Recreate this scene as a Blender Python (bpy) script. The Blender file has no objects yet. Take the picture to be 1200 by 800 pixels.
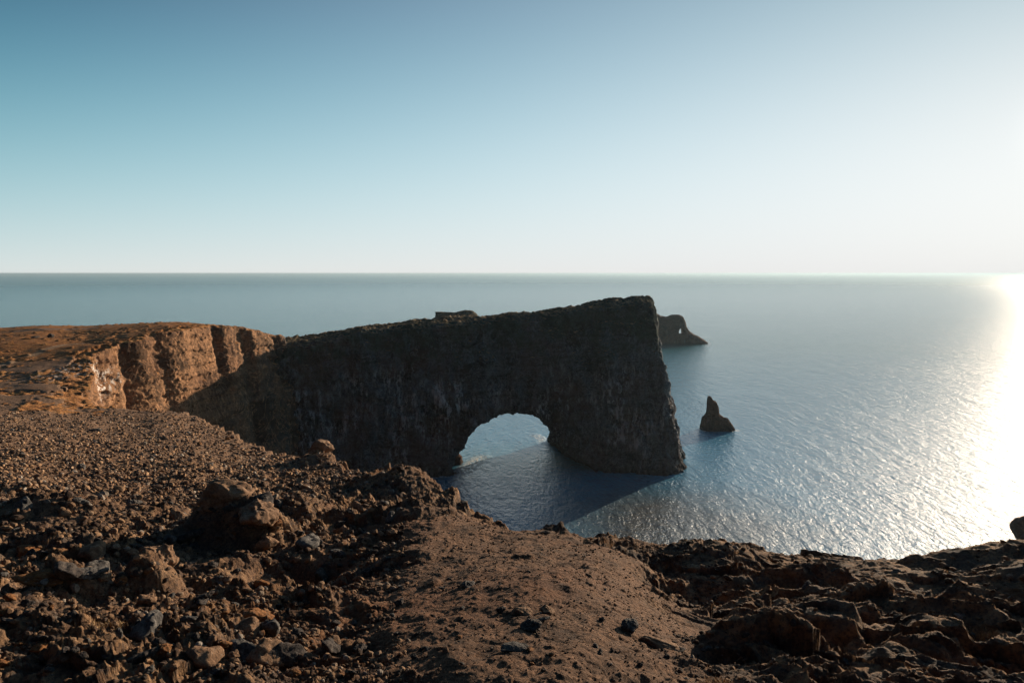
import bpy, math, time
import numpy as np
from math import radians as R
T0 = time.time()
S = bpy.context.scene
EXPO = .7
GLOW = (1.2, 2.2)
COL = S.collection

# ------------------------------------------------------------------ camera geometry
F, PITCH, CAMZ = 796.0, math.atan(80/796.0), 110.0
CP, SP = math.cos(PITCH), math.sin(PITCH)
def at(px, py, D):
    u = -(py-400)/F
    y = CP+u*SP; z = -SP+u*CP
    k = D/y
    return ((px-600)/F*k, D, CAMZ+z*k)
SUN_AZ, SUN_EL = 40.5, 9.3        # azimuth to the right of the view direction (+Y)
SUND = np.array([math.sin(R(SUN_AZ))*math.cos(R(SUN_EL)), math.cos(R(SUN_AZ))*math.cos(R(SUN_EL)), math.sin(R(SUN_EL))])

# ------------------------------------------------------------------ noise
rng = np.random.RandomState(7)
PERM = np.tile(rng.permutation(256), 3).astype(np.int32)
GR = rng.normal(size=(256, 3)).astype(np.float32); GR /= np.linalg.norm(GR, axis=1)[:, None]
RND = rng.rand(256, 4).astype(np.float32)
def perlin(x, y, z, seed=0):
    x = np.asarray(x, np.float32)+seed*17.37; y = np.asarray(y, np.float32)+seed*5.11; z = np.asarray(z, np.float32)+seed*3.7
    x, y, z = np.broadcast_arrays(x, y, z)
    xi = np.floor(x).astype(np.int32); yi = np.floor(y).astype(np.int32); zi = np.floor(z).astype(np.int32)
    fx = x-xi; fy = y-yi; fz = z-zi
    xi &= 255; yi &= 255; zi &= 255
    u = fx*fx*fx*(fx*(fx*6-15)+10); v = fy*fy*fy*(fy*(fy*6-15)+10); w = fz*fz*fz*(fz*(fz*6-15)+10)
    def g(a, b, c):
        h = PERM[PERM[PERM[xi+a]+yi+b]+zi+c]
        return GR[h, 0]*(fx-a)+GR[h, 1]*(fy-b)+GR[h, 2]*(fz-c)
    x00 = g(0,0,0)*(1-u)+g(1,0,0)*u; x10 = g(0,1,0)*(1-u)+g(1,1,0)*u
    x01 = g(0,0,1)*(1-u)+g(1,0,1)*u; x11 = g(0,1,1)*(1-u)+g(1,1,1)*u
    return ((x00*(1-v)+x10*v)*(1-w)+(x01*(1-v)+x11*v)*w)*1.5
def fbm(x, y, z, oct=4, seed=0, gain=.5):
    a, s, f = 1., 0., 1.
    for i in range(oct):
        s = s+a*perlin(x*f, y*f, z*f, seed+i*3); a *= gain; f *= 2.03
    return s
def ridge(x, y, z, oct=4, seed=0, gain=.5):
    a, s, f = 1., 0., 1.
    for i in range(oct):
        s = s+a*(1-2.2*np.abs(perlin(x*f, y*f, z*f, seed+i*3))); a *= gain; f *= 2.07
    return s
def cells(x, y, seed=0):
    """2-D cellular: distance to nearest seed point and four random numbers of that cell plus its offset"""
    x = np.asarray(x, np.float32); y = np.asarray(y, np.float32)
    xi = np.floor(x).astype(np.int32); yi = np.floor(y).astype(np.int32)
    best = np.full(x.shape, 9., np.float32); bid = np.zeros(x.shape, np.int32)
    bx = np.zeros(x.shape, np.float32); by = np.zeros(x.shape, np.float32)
    for a in (-1, 0, 1):
        for b in (-1, 0, 1):
            h = PERM[PERM[((xi+a+seed*31) & 255)]+((yi+b) & 255)]
            dx = xi+a+RND[h, 0]-x; dy = yi+b+RND[h, 1]-y
            d = dx*dx+dy*dy
            m = d < best
            best = np.where(m, d, best); bid = np.where(m, h, bid); bx = np.where(m, dx, bx); by = np.where(m, dy, by)
    return np.sqrt(best), RND[bid, 2], RND[bid, 3], bx, by
def sstep(a, b, x):
    t = np.clip((x-a)/(b-a), 0, 1); return t*t*(3-2*t)
def seg_dist(px, py, poly):
    """signed distance to an open polyline (positive on its left side)"""
    best = np.full(np.shape(px), 1e9); sgn = np.ones(np.shape(px))
    for (x0, y0), (x1, y1) in zip(poly[:-1], poly[1:]):
        dx, dy = x1-x0, y1-y0; L = dx*dx+dy*dy
        t = np.clip(((px-x0)*dx+(py-y0)*dy)/L, 0, 1)
        ex = px-x0-t*dx; ey = py-y0-t*dy
        d = ex*ex+ey*ey
        m = d < best-1e-9
        best = np.where(m, d, best); sgn = np.where(m, np.sign(dx*(py-y0)-dy*(px-x0)+1e-12), sgn)
    return np.sqrt(best)*sgn
def in_poly(px, py, poly):
    ins = np.zeros(np.shape(px), bool); n = len(poly)
    for i in range(n):
        x0, y0 = poly[i]; x1, y1 = poly[(i+1) % n]
        if y0 == y1: continue
        c = ((y0 > py) != (y1 > py)) & (px < (x1-x0)*(py-y0)/(y1-y0)+x0)
        ins ^= c
    return ins
def poly_sdf(px, py, poly):
    """negative inside"""
    d = np.abs(seg_dist(px, py, list(poly)+[poly[0]]))
    return np.where(in_poly(px, py, poly), -d, d)

# ------------------------------------------------------------------ mesh helpers
def mesh_from(name, v, f, smooth=True):
    me = bpy.data.meshes.new(name)
    v = np.asarray(v, np.float32); f = np.asarray(f, np.int32)
    me.vertices.add(len(v)); me.vertices.foreach_set('co', v.ravel())
    k = f.shape[1]
    me.loops.add(f.size); me.loops.foreach_set('vertex_index', f.ravel())
    me.polygons.add(len(f)); me.polygons.foreach_set('loop_start', np.arange(len(f), dtype=np.int32)*k)
    me.update(calc_edges=True)
    me.polygons.foreach_set('use_smooth', np.full(len(f), smooth, bool))
    me.validate()
    return me
def link(name, me, mat=None, parent=None, **props):
    o = bpy.data.objects.new(name, me); COL.objects.link(o)
    if mat: me.materials.append(mat)
    if parent: o.parent = parent
    for k, val in props.items(): o[k] = val
    return o
def attr(me, name, arr):
    a = me.attributes.new(name, 'FLOAT', 'POINT'); a.data.foreach_set('value', np.asarray(arr, np.float32).ravel())
def grid_faces(n, m):
    i = np.arange((n-1)*(m-1)); r = i//(m-1); c = i % (m-1); a = r*m+c
    return np.stack([a, a+1, a+m+1, a+m], 1)
def vnormals(v, f):
    a, b, c, d = (v[f[:, i]] for i in range(4))
    n = np.cross(c-a, d-b)
    out = np.zeros_like(v)
    for i in range(4):
        for k in range(3): out[:, k] += np.bincount(f[:, i], n[:, k], len(v))
    return out/(np.linalg.norm(out, axis=1)[:, None]+1e-9)
def surface_nets(fn, lo, hi, h):
    """mesh the zero set of fn (negative inside) sampled on a grid"""
    nx, ny, nz = [int(math.ceil((b-a)/h))+1 for a, b in zip(lo, hi)]
    X = (lo[0]+h*np.arange(nx, dtype=np.float32))[:, None, None]
    Y = (lo[1]+h*np.arange(ny, dtype=np.float32))[None, :, None]
    Z = (lo[2]+h*np.arange(nz, dtype=np.float32))[None, None, :]
    d = np.asarray(fn(X, Y, Z), np.float32)
    d = np.broadcast_to(d, (nx, ny, nz))
    s = d < 0
    C = np.zeros((nx-1, ny-1, nz-1), np.int8)
    for a in (0, 1):
        for b in (0, 1):
            for c in (0, 1): C += s[a:nx-1+a, b:ny-1+b, c:nz-1+c]
    act = (C > 0) & (C < 8)
    idx = np.full(C.shape, -1, np.int64); cells_ = np.argwhere(act); idx[act] = np.arange(len(cells_))
    acc = np.zeros((len(cells_), 3)); cnt = np.zeros(len(cells_))
    i, j, k = cells_.T
    for ax in range(3):
        for a in (0, 1):
            for b in (0, 1):
                o = [[a, b], [a, b], [a, b]]
                if ax == 0: p0 = (i, j+a, k+b); p1 = (i+1, j+a, k+b)
                elif ax == 1: p0 = (i+a, j, k+b); p1 = (i+a, j+1, k+b)
                else: p0 = (i+a, j+b, k); p1 = (i+a, j+b, k+1)
                d0 = d[p0]; d1 = d[p1]; m = (d0 < 0) != (d1 < 0)
                t = np.where(m, d0/np.where(m, d0-d1, 1), 0)
                P = np.stack(p0, 1).astype(np.float64); P[:, ax] += t
                acc[m] += P[m]; cnt[m] += 1
    V = acc/cnt[:, None]*h+np.array(lo)
    Q = []
    for ax in range(3):
        a0 = [slice(1, -1)]*3; a0[ax] = slice(0, -1)
        a1 = [slice(1, -1)]*3; a1[ax] = slice(1, None)
        s0 = s[tuple(a0)]; s1 = s[tuple(a1)]
        e = np.argwhere(s0 != s1); flip = s0[tuple(e.T)]
        off = np.ones(3, int); off[ax] = 0
        e = e+off
        o1 = [(0, 0, 0)]*4
        u, w = [(1, 2), (2, 0), (0, 1)][ax]
        q = []
        for (du, dw) in ((-1, -1), (0, -1), (0, 0), (-1, 0)):
            g = e.copy(); g[:, u] += du; g[:, w] += dw
            g[:, ax] = np.minimum(g[:, ax], idx.shape[ax]-1)
            q.append(idx[g[:, 0], g[:, 1], g[:, 2]])
        q = np.stack(q, 1)
        q[~flip] = q[~flip][:, ::-1]
        Q.append(q)
    Q = np.concatenate(Q); Q = Q[(Q >= 0).all(1)]
    return V, Q

# ------------------------------------------------------------------ material helpers
def new_mat(name):
    m = bpy.data.materials.new(name); m.use_nodes = True
    nt = m.node_tree; b = nt.nodes['Principled BSDF']
    return m, nt, b
class NB:
    def __init__(s, nt): s.nt = nt
    def n(s, t, **kw):
        o = s.nt.nodes.new(t)
        for k, v in kw.items():
            if k.startswith('i_'):
                key = k[2:]; key = int(key) if key.isdigit() else key.replace('_', ' ')
                o.inputs[key].default_value = v
            else: setattr(o, k, v)
        return o
    def l(s, a, b): s.nt.links.new(a, b)
    def val(s, sock, v):
        if isinstance(v, (int, float)): sock.default_value = v
        elif isinstance(v, (tuple, list)): sock.default_value = tuple(v)+((1.,) if len(v) == 3 and sock.type == 'RGBA' else ())
        else: s.l(v, sock)
    def math(s, op, a, b=0., clamp=False):
        o = s.n('ShaderNodeMath', operation=op, use_clamp=clamp); s.val(o.inputs[0], a); s.val(o.inputs[1], b); return o.outputs[0]
    def vmath(s, op, a, b=(0, 0, 0), c=None):
        o = s.n('ShaderNodeVectorMath', operation=op); s.val(o.inputs[0], a)
        if op == 'SCALE': s.val(o.inputs[3], b)
        else: s.val(o.inputs[1], b)
        return o.outputs['Value'] if op in ('DISTANCE', 'LENGTH', 'DOT_PRODUCT') else o.outputs[0]
    def noise(s, vec, scale, detail=6, rough=.6, dist=0.):
        o = s.n('ShaderNodeTexNoise'); s.l(vec, o.inputs['Vector'])
        o.inputs['Scale'].default_value = scale; o.inputs['Detail'].default_value = detail
        o.inputs['Roughness'].default_value = rough; o.inputs['Distortion'].default_value = dist
        return o.outputs[0]
    def vor(s, vec, scale, feature='F1'):
        o = s.n('ShaderNodeTexVoronoi', feature=feature); s.l(vec, o.inputs['Vector']); o.inputs['Scale'].default_value = scale
        return o
    def ramp(s, fac, stops, interp='LINEAR'):
        o = s.n('ShaderNodeValToRGB'); cr = o.color_ramp; cr.interpolation = interp
        while len(cr.elements) < len(stops): cr.elements.new(.5)
        for e, (p, c) in zip(cr.elements, stops):
            e.position = p; e.color = (c, c, c, 1) if isinstance(c, (int, float)) else tuple(c)+(1,)
        s.val(o.inputs[0], fac); return o.outputs[0]
    def mix(s, fac, a, b, mode='MIX'):
        o = s.n('ShaderNodeMix', data_type='RGBA', blend_type=mode); s.val(o.inputs[0], fac); s.val(o.inputs[6], a); s.val(o.inputs[7], b)
        return o.outputs[2]
    def attr(s, name):
        o = s.n('ShaderNodeAttribute'); o.attribute_name = name; return o.outputs['Fac']
    def bump(s, h, strength, dist, normal=None):
        o = s.n('ShaderNodeBump'); s.l(h, o.inputs['Height']); o.inputs['Strength'].default_value = strength; o.inputs['Distance'].default_value = dist
        if normal: s.l(normal, o.inputs['Normal'])
        return o.outputs[0]

# ---- foreground ground material: scoria, lava, dry grass
def mat_ground():
    m, nt, b = new_mat('lava_ground'); N = NB(nt)
    P = N.n('ShaderNodeNewGeometry'); pos = P.outputs['Position']
    nz = N.n('ShaderNodeSeparateXYZ'); N.l(P.outputs['Normal'], nz.inputs[0]); up = nz.outputs[2]
    big = N.noise(pos, .12, 5, .6); mid = N.noise(pos, .9, 8, .65); fine = N.noise(pos, 7., 6, .7); grit = N.noise(pos, 40., 3, .7)
    rock = N.attr('rock'); grass = N.attr('grass')
    scoria = N.ramp(fine, [(.3, (.050, .025, .016)), (.5, (.175, .094, .053)), (.68, (.32, .175, .10))])
    scoria = N.mix(N.ramp(mid, [(.42, 0.), (.62, .5)]), scoria, (.145, .088, .058))
    scoria = N.mix(N.ramp(N.noise(pos, .55, 9, .78, 1.2), [(.50, 0.), (.62, .75)]), scoria, (.040, .028, .022))
    scoria = N.mix(N.ramp(grit, [(.36, .8), (.5, 0.)]), scoria, (.030, .020, .016))
    scoria = N.mix(N.ramp(big, [(.5, 0.), (.7, .5)]), scoria, (.15, .055, .024))
    lava = N.ramp(mid, [(.32, (.040, .029, .023)), (.44, (.15, .086, .050)), (.53, (.30, .172, .090)), (.68, (.42, .255, .14))])
    lava = N.mix(N.ramp(fine, [(.40, .75), (.56, 0.)]), lava, (.040, .032, .030))
    lava = N.mix(N.ramp(big, [(.52, 0.), (.66, .6)]), lava, (.21, .092, .034))
    lava = N.mix(N.ramp(N.noise(pos, .28, 7, .7, .8), [(.50, 0.), (.60, .6)]), lava, (.085, .075, .066))
    lichen = N.ramp(N.noise(pos, 2.6, 7, .75), [(.58, 0.), (.66, .5)])
    lava = N.mix(lichen, lava, (.20, .19, .165))
    c = N.mix(rock, scoria, lava)
    fl = N.n('ShaderNodeMapRange'); N.l(N.vmath('LENGTH', N.vmath('MULTIPLY', pos, (1, 1, 0))), fl.inputs[0]); fl.inputs[1].default_value = 70.; fl.inputs[2].default_value = 120.
    c = N.mix(fl.outputs[0], c, N.ramp(fine, [(.3, (.09, .052, .034)), (.5, (.20, .118, .072)), (.68, (.32, .20, .125))]))
    gr = N.ramp(N.noise(pos, .35, 9, .75), [(.32, (.22, .085, .032)), (.5, (.46, .19, .058)), (.68, (.60, .30, .11))])
    gcell = N.mix(N.ramp(N.noise(pos, 1.6, 5, .8), [(.40, .7), (.52, 0.)]), gr, (.09, .045, .025))
    c = N.mix(grass, c, gcell)
    st = N.attr('stain')
    c = N.mix(st, c, (.78, .74, .68))
    pa = N.attr('path')
    c = N.mix(pa, c, (.40, .27, .17))
    N.l(c, b.inputs['Base Color']); b.inputs['Roughness'].default_value = .95; b.inputs['Specular IOR Level'].default_value = .12
    h = N.math('ADD', N.math('MULTIPLY', mid, .5), N.math('MULTIPLY', fine, .16))
    n1 = N.bump(h, .9, .5)
    pebble = N.vor(pos, 9.).outputs['Distance']
    n2 = N.bump(N.math('ADD', N.math('MULTIPLY', grit, .6), N.math('MULTIPLY', pebble, -.6)), 1., .08, n1)
    gb = N.bump(N.noise(pos, 1.1, 6, .8), 1., 1.6, n2)
    nm = N.n('ShaderNodeMix', data_type='VECTOR'); N.l(grass, nm.inputs[0]); N.l(n2, nm.inputs[4]); N.l(gb, nm.inputs[5])
    N.l(nm.outputs[1], b.inputs['Normal'])
    return m

def mat_cliff(name, pale_rock=(.22, .125, .07), dark=(.05, .04, .034), green=.5, guano=.5, gzone=(5, 60), brown=.3, turfc=((.06, .055, .03), (.20, .13, .065), (.46, .32, .19)), alt=None):
    m, nt, b = new_mat(name); N = NB(nt)
    P = N.n('ShaderNodeNewGeometry'); pos = P.outputs['Position']
    sx = N.n('ShaderNodeSeparateXYZ'); N.l(P.outputs['Normal'], sx.inputs[0]); up = sx.outputs[2]
    sp = N.n('ShaderNodeSeparateXYZ'); N.l(pos, sp.inputs[0]); z = sp.outputs[2]
    mp = N.n('ShaderNodeMapping'); N.l(pos, mp.inputs[0]); mp.inputs['Scale'].default_value = (1, 1, .22); vs = mp.outputs[0]
    mh = N.n('ShaderNodeMapping'); N.l(pos, mh.inputs[0]); mh.inputs['Scale'].default_value = (.12, .12, 1.); hs = mh.outputs[0]
    big = N.noise(pos, .035, 5, .6); st = N.noise(vs, .16, 9, .68); str_ = N.noise(hs, .55, 6, .6); fine = N.noise(pos, 1.1, 8, .7)
    c = N.ramp(st, [(.30, dark), (.5, tuple(.5*(a+q) for a, q in zip(pale_rock, dark))), (.66, pale_rock)])  # pale and dark tones of the rock, mixed by noise
    c = N.mix(N.ramp(str_, [(.42, .0), (.6, .45)]), c, tuple(min(1, q*1.25) for q in pale_rock))
    c = N.mix(N.ramp(str_, [(.34, .6), (.44, 0.)]), c, tuple(q*.8 for q in dark))
    if alt:
        c2 = N.ramp(st, [(.30, alt[1]), (.5, tuple(.5*(a+q) for a, q in zip(alt[0], alt[1]))), (.66, alt[0])])
        c = N.mix(N.math('ADD', N.attr('alt'), N.math('MULTIPLY', N.math('SUBTRACT', N.noise(pos, .12, 5, .6), .5), N.math('MULTIPLY', N.math('PINGPONG', N.attr('alt'), .5), 3.)), True), c, c2)
    # broad patches and pale veins
    c = N.mix(N.math('MULTIPLY', N.ramp(N.noise(pos, .055, 4, .55, 1.5), [(.44, 0.), (.52, 1.)]), .5), c, N.mix(fine, tuple(q*.5 for q in pale_rock), tuple(q*1.3 for q in pale_rock)))
    c = N.mix(N.math('MULTIPLY', N.ramp(N.noise(pos, .045, 5, .6, 1.), [(.50, 0.), (.58, 1.)]), .8), c, tuple(q*.7 for q in dark))
    vein = N.ramp(N.math('ABSOLUTE', N.math('SUBTRACT', N.noise(pos, .07, 7, .62, 2.2), .5)), [(0., .8), (.022, 0.)])
    c = N.mix(N.math('MULTIPLY', vein, .6), c, tuple(min(1., q*2.4) for q in pale_rock))
    c = N.mix(N.ramp(fine, [(.38, .7), (.52, 0.)]), c, tuple(q*.6 for q in dark))
    c = N.mix(N.math('MULTIPLY', N.ramp(big, [(.45, 0.), (.6, 1.)]), brown), c, (.12, .05, .03))
    # moss / thin turf on the upper faces and ledges
    mz = N.math('ADD', N.ramp(N.math('MULTIPLY', z, .01), [(.45, 0.), (.85, .8)]), N.math('MULTIPLY', N.math('SUBTRACT', N.noise(pos, .09, 6, .65), .5), 2.4))
    c = N.mix(N.math('MULTIPLY', N.ramp(mz, [(.35, 0.), (.8, 1.)]), green), c, (.030, .048, .030))
    # pale droppings in the nesting band
    gm = N.math('MULTIPLY', N.ramp(N.noise(vs, .33, 10, .8), [(.50, 0.), (.62, 1.)]), N.ramp(N.noise(pos, .045, 3, .5), [(.42, 0.), (.6, 1.)]))
    zr = N.n('ShaderNodeMapRange'); N.l(z, zr.inputs[0]); zr.inputs[1].default_value = gzone[1]; zr.inputs[2].default_value = gzone[1]-12
    gm = N.math('MULTIPLY', gm, zr.outputs[0])
    c = N.mix(N.math('MULTIPLY', gm, guano), c, (.50, .53, .54))
    # wet dark base near the sea
    wz = N.n('ShaderNodeMapRange'); N.l(N.math('ADD', z, N.math('MULTIPLY', N.noise(pos, .2, 4, .6), -5.)), wz.inputs[0]); wz.inputs[1].default_value = 2.; wz.inputs[2].default_value = -1.5
    c = N.mix(N.math('MULTIPLY', wz.outputs[0], .8), c, (.016, .014, .013))
    # dry turf on flat tops
    tp = N.math('MULTIPLY', N.ramp(up, [(.72, 0.), (.9, 1.)]), N.ramp(N.math('MULTIPLY', z, .01), [(.55, 0.), (.66, 1.)]))
    turf = N.ramp(N.noise(pos, .22, 8, .75), list(zip((.35, .5, .66), turfc)))
    c = N.mix(tp, c, turf)
    sa = N.attr('stain'); c = N.mix(sa, c, (.80, .76, .70))
    N.l(c, b.inputs['Base Color']); b.inputs['Roughness'].default_value = .95; b.inputs['Specular IOR Level'].default_value = .15
    h = N.math('ADD', N.math('ADD', N.math('MULTIPLY', st, 1.), N.math('MULTIPLY', fine, .5)), N.math('MULTIPLY', str_, .5))
    N.l(N.bump(h, .8, 1.6), b.inputs['Normal'])
    return m

def mat_rock(name, cols, warm=.0):
    m, nt, b = new_mat(name); N = NB(nt)
    tc = N.n('ShaderNodeTexCoord').outputs['Object']; oi = N.n('ShaderNodeObjectInfo')
    a = N.vmath('ADD', tc, N.vmath('SCALE', oi.outputs['Location'], .37))
    mid = N.noise(a, 1.7, 8, .65); fine = N.noise(a, 9., 6, .75)
    c = N.ramp(mid, [(.33, cols[0]), (.5, cols[1]), (.66, cols[2])])
    c = N.mix(N.ramp(fine, [(.4, .6), (.55, 0.)]), c, tuple(q*.5 for q in cols[0]))
    c = N.mix(N.ramp(N.noise(a, 3.3, 6, .8), [(.58, 0.), (.64, .55)]), c, (.23, .22, .19))
    N.l(c, b.inputs['Base Color']); b.inputs['Roughness'].default_value = .93; b.inputs['Specular IOR Level'].default_value = .2
    N.l(N.bump(N.math('ADD', mid, N.math('MULTIPLY', fine, .35)), .9, .12), b.inputs['Normal'])
    return m

MG = mat_ground()
M_ARCH = mat_cliff('arch_rock', pale_rock=(.098, .118, .134), dark=(.005, .008, .011), green=.7, guano=.95, gzone=(0, 64), brown=.35, alt=((.17, .12, .085), (.04, .032, .026)))
M_CLIFF = mat_cliff('headland_rock', pale_rock=(.30, .158, .080), dark=(.065, .037, .022), green=.0, guano=.0, gzone=(0, 40), brown=.3, alt=((.12, .10, .08), (.03, .027, .024)), turfc=((.12, .05, .02), (.32, .14, .048), (.50, .25, .09)))
M_STACK = mat_cliff('stack_rock', pale_rock=(.17, .085, .055), dark=(.055, .030, .022), green=.05, guano=.2, gzone=(0, 40), brown=.3)
M_FLAT = mat_cliff('flat_stack_rock', pale_rock=(.11, .09, .07), dark=(.03, .03, .03), green=.6, guano=.3, gzone=(0, 80), brown=.1)
M_TAN = mat_rock('tan_lava', ((.10, .055, .032), (.22, .125, .070), (.34, .205, .12)))
M_DARK = mat_rock('dark_lava', ((.018, .016, .016), (.050, .040, .036), (.11, .085, .068)))
M_GREY = mat_rock('grey_lava', ((.035, .033, .033), (.09, .08, .072), (.19, .17, .15)))
M_RUST = mat_rock('rusty_lava', ((.10, .038, .014), (.24, .10, .032), (.34, .17, .07)))

# ------------------------------------------------------------------ base height of the land
CTRL = [  # px, py, depth
 # bottom strip
 (0,800,13.5),(150,800,13.8),(300,800,13.8),(450,800,13.5),(600,800,13),(750,800,13.5),(900,800,14),(1050,800,14.5),(1200,800,15),
 (0,740,17.5),(200,740,18),(400,740,18),(600,740,16.3),(700,740,16.8),(820,745,20),(950,740,19),(1200,740,20),
 (0,690,24),(180,690,25),(340,690,24),(450,690,23.5),(600,690,20),(740,690,22.5),(800,700,26),(900,690,26),(1050,690,28),(1200,700,26),
 (0,640,35),(150,640,36),(285,640,35),(400,640,33),(480,640,29),(560,650,27.5),(660,650,28),(740,665,28),(850,660,32),(960,665,34),(1100,668,35),(1200,660,33),
 (600,625,34),(660,627,34),(720,638,34),(800,634,40),(850,634,41),(960,648,40),(1100,650,39.5),(1150,645,39),(1200,640,40),
 (0,600,47),(130,600,49),(260,600,50),(380,600,48),(460,600,44),(520,605,39),(565,612,40),
 (400,566,66),(480,552,64),(505,575,55),(420,590,53),(520,585,50),
 (0,565,64),(130,560,72),(260,560,74),(350,556,76),
 (0,530,88),(120,525,98),(230,530,98),(300,527,108),(355,538,95),
 (0,500,118),(100,495,130),(200,492,140),(250,503,133),
 (0,475,158),(95,473,168),(170,478,165),(225,484,160),
 # slope at the left up to the plateau
 (0,452,182),(50,452,182),(0,430,205),(60,425,211),(0,405,238),(60,402,243),(100,410,229),
 (150,392,256),(0,389,310),(80,386.5,310),(200,385,268),(260,381.5,290),(300,383,300),(345,396,336),(170,380,320),(0,379,400),(60,378.5,400),
]
cp = np.array([at(*c) for c in CTRL])
extra = [(-200,150,80.5),(-240,185,80.5),(-195,190,81.),(-160,150,80.5),(-260,230,83.5),(-300,290,84.),(-330,150,74),(-330,260,86),(-320,60,86),(-200,0,98),(-120,-40,102),(0,-30,104),(0,0,104.2),(60,-20,103),(90,20,98),(75,60,93),(-15,2,103.8),(15,2,103.8),(0,6,103.2),(-60,0,101),(50,25,98.5),
         (-330,400,80),(-180,400,79),(-140,370,76),(-200,480,70),(-330,480,72), (120,100,85)]
cp = np.vstack([cp, np.array(extra, float)])
def rbf_fit(P):
    # thin-plate spline in a log-polar-like warp so near detail and far detail share one smoothness
    def W(x, y):
        r = np.sqrt(x*x+y*y)+8.; k = np.log(r)/r
        return x*k*3, y*k*3
    wx, wy = W(P[:, 0], P[:, 1]); n = len(P)
    d = np.hypot(wx[:, None]-wx, wy[:, None]-wy)
    K = d**2*np.log(d+1e-9); K[np.diag_indices(n)] = .02
    A = np.zeros((n+3, n+3)); A[:n, :n] = K; A[:n, n] = 1; A[:n, n+1] = wx; A[:n, n+2] = wy; A[n:, :n] = A[:n, n:].T
    w = np.linalg.solve(A, np.r_[P[:, 2], 0, 0, 0])
    def ev(x, y):
        X, Y = W(np.asarray(x, float), np.asarray(y, float)); o = w[n]+w[n+1]*X+w[n+2]*Y
        for i in range(n):
            q = (X-wx[i])**2+(Y-wy[i])**2
            o = o+w[i]*.5*q*np.log(q+1e-18)
        return o
    return ev
BASE = rbf_fit(cp)

# rim of the land: the sea lies on the right-hand/far side (polyline walked so that land is on its LEFT)
def g2(px, py, D): a = at(px, py, D); return (a[0], a[1])
RIM = [(-520,440),(-380,425),(-300,428),(-230,420),(-170,385),(-124,356),(-116,345),(-121,320),(-126,296),(-130,272),(-134,248),(-139,224),(-129,206),(-120,190),(-114,178),(-106,169),
       (-88,163), g2(225,484,161), g2(258,504,134), g2(300,526,109), g2(385,545,92), g2(402,556,80), g2(430,548,72), g2(490,550,66), g2(512,575,57),
       g2(545,600,48), g2(570,616,41), g2(610,622,37), g2(690,630,35.5), g2(740,640,38), g2(800,634,42), g2(850,634,43), g2(960,648,41.5), g2(1100,650,41), g2(1150,644,41), g2(1210,640,43),
       (48,50),(80,75),(120,115),(200,150),(330,170)]
RIM = RIM[::-1]
def rimdist(x, y): return seg_dist(x, y, RIM)     # positive on land

# mound of smooth scoria
MOUND = [at(*p)[:2] for p in [(462,720,20),(470,680,25),(488,640,32),(530,600,44),(560,612,41),(600,622,36),(680,630,35),(722,648,32),(765,690,25),(800,740,19),(800,800,13.5),(500,800,13.3),(465,760,17)]]
def boulder_field(x, y, scale, seed, dens, hgt):
    d, r1, r2, bx, by = cells(x/scale, y/scale, seed)
    on = (r1 < dens)
    rad = .22+.33*r2
    q = np.clip(1-(d/rad)**2, 0, 1)
    tilt = (bx*(r1*50 % 1-.5)+by*(r2*37 % 1-.5))*1.6
    return np.where(on, np.minimum(np.sqrt(q)*1.25, .62+tilt*1.7)*rad*scale*hgt*(q > 0), 0)
def facets(x, y, scale, seed):
    """fractured blocks: every cell is a flat face with its own height and tilt"""
    d, r1, r2, bx, by = cells(x/scale, y/scale, seed)
    return ((r1-.5)*.55+(bx*(r2-.5)+by*(r1*7 % 1-.5))*1.5)*scale
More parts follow.
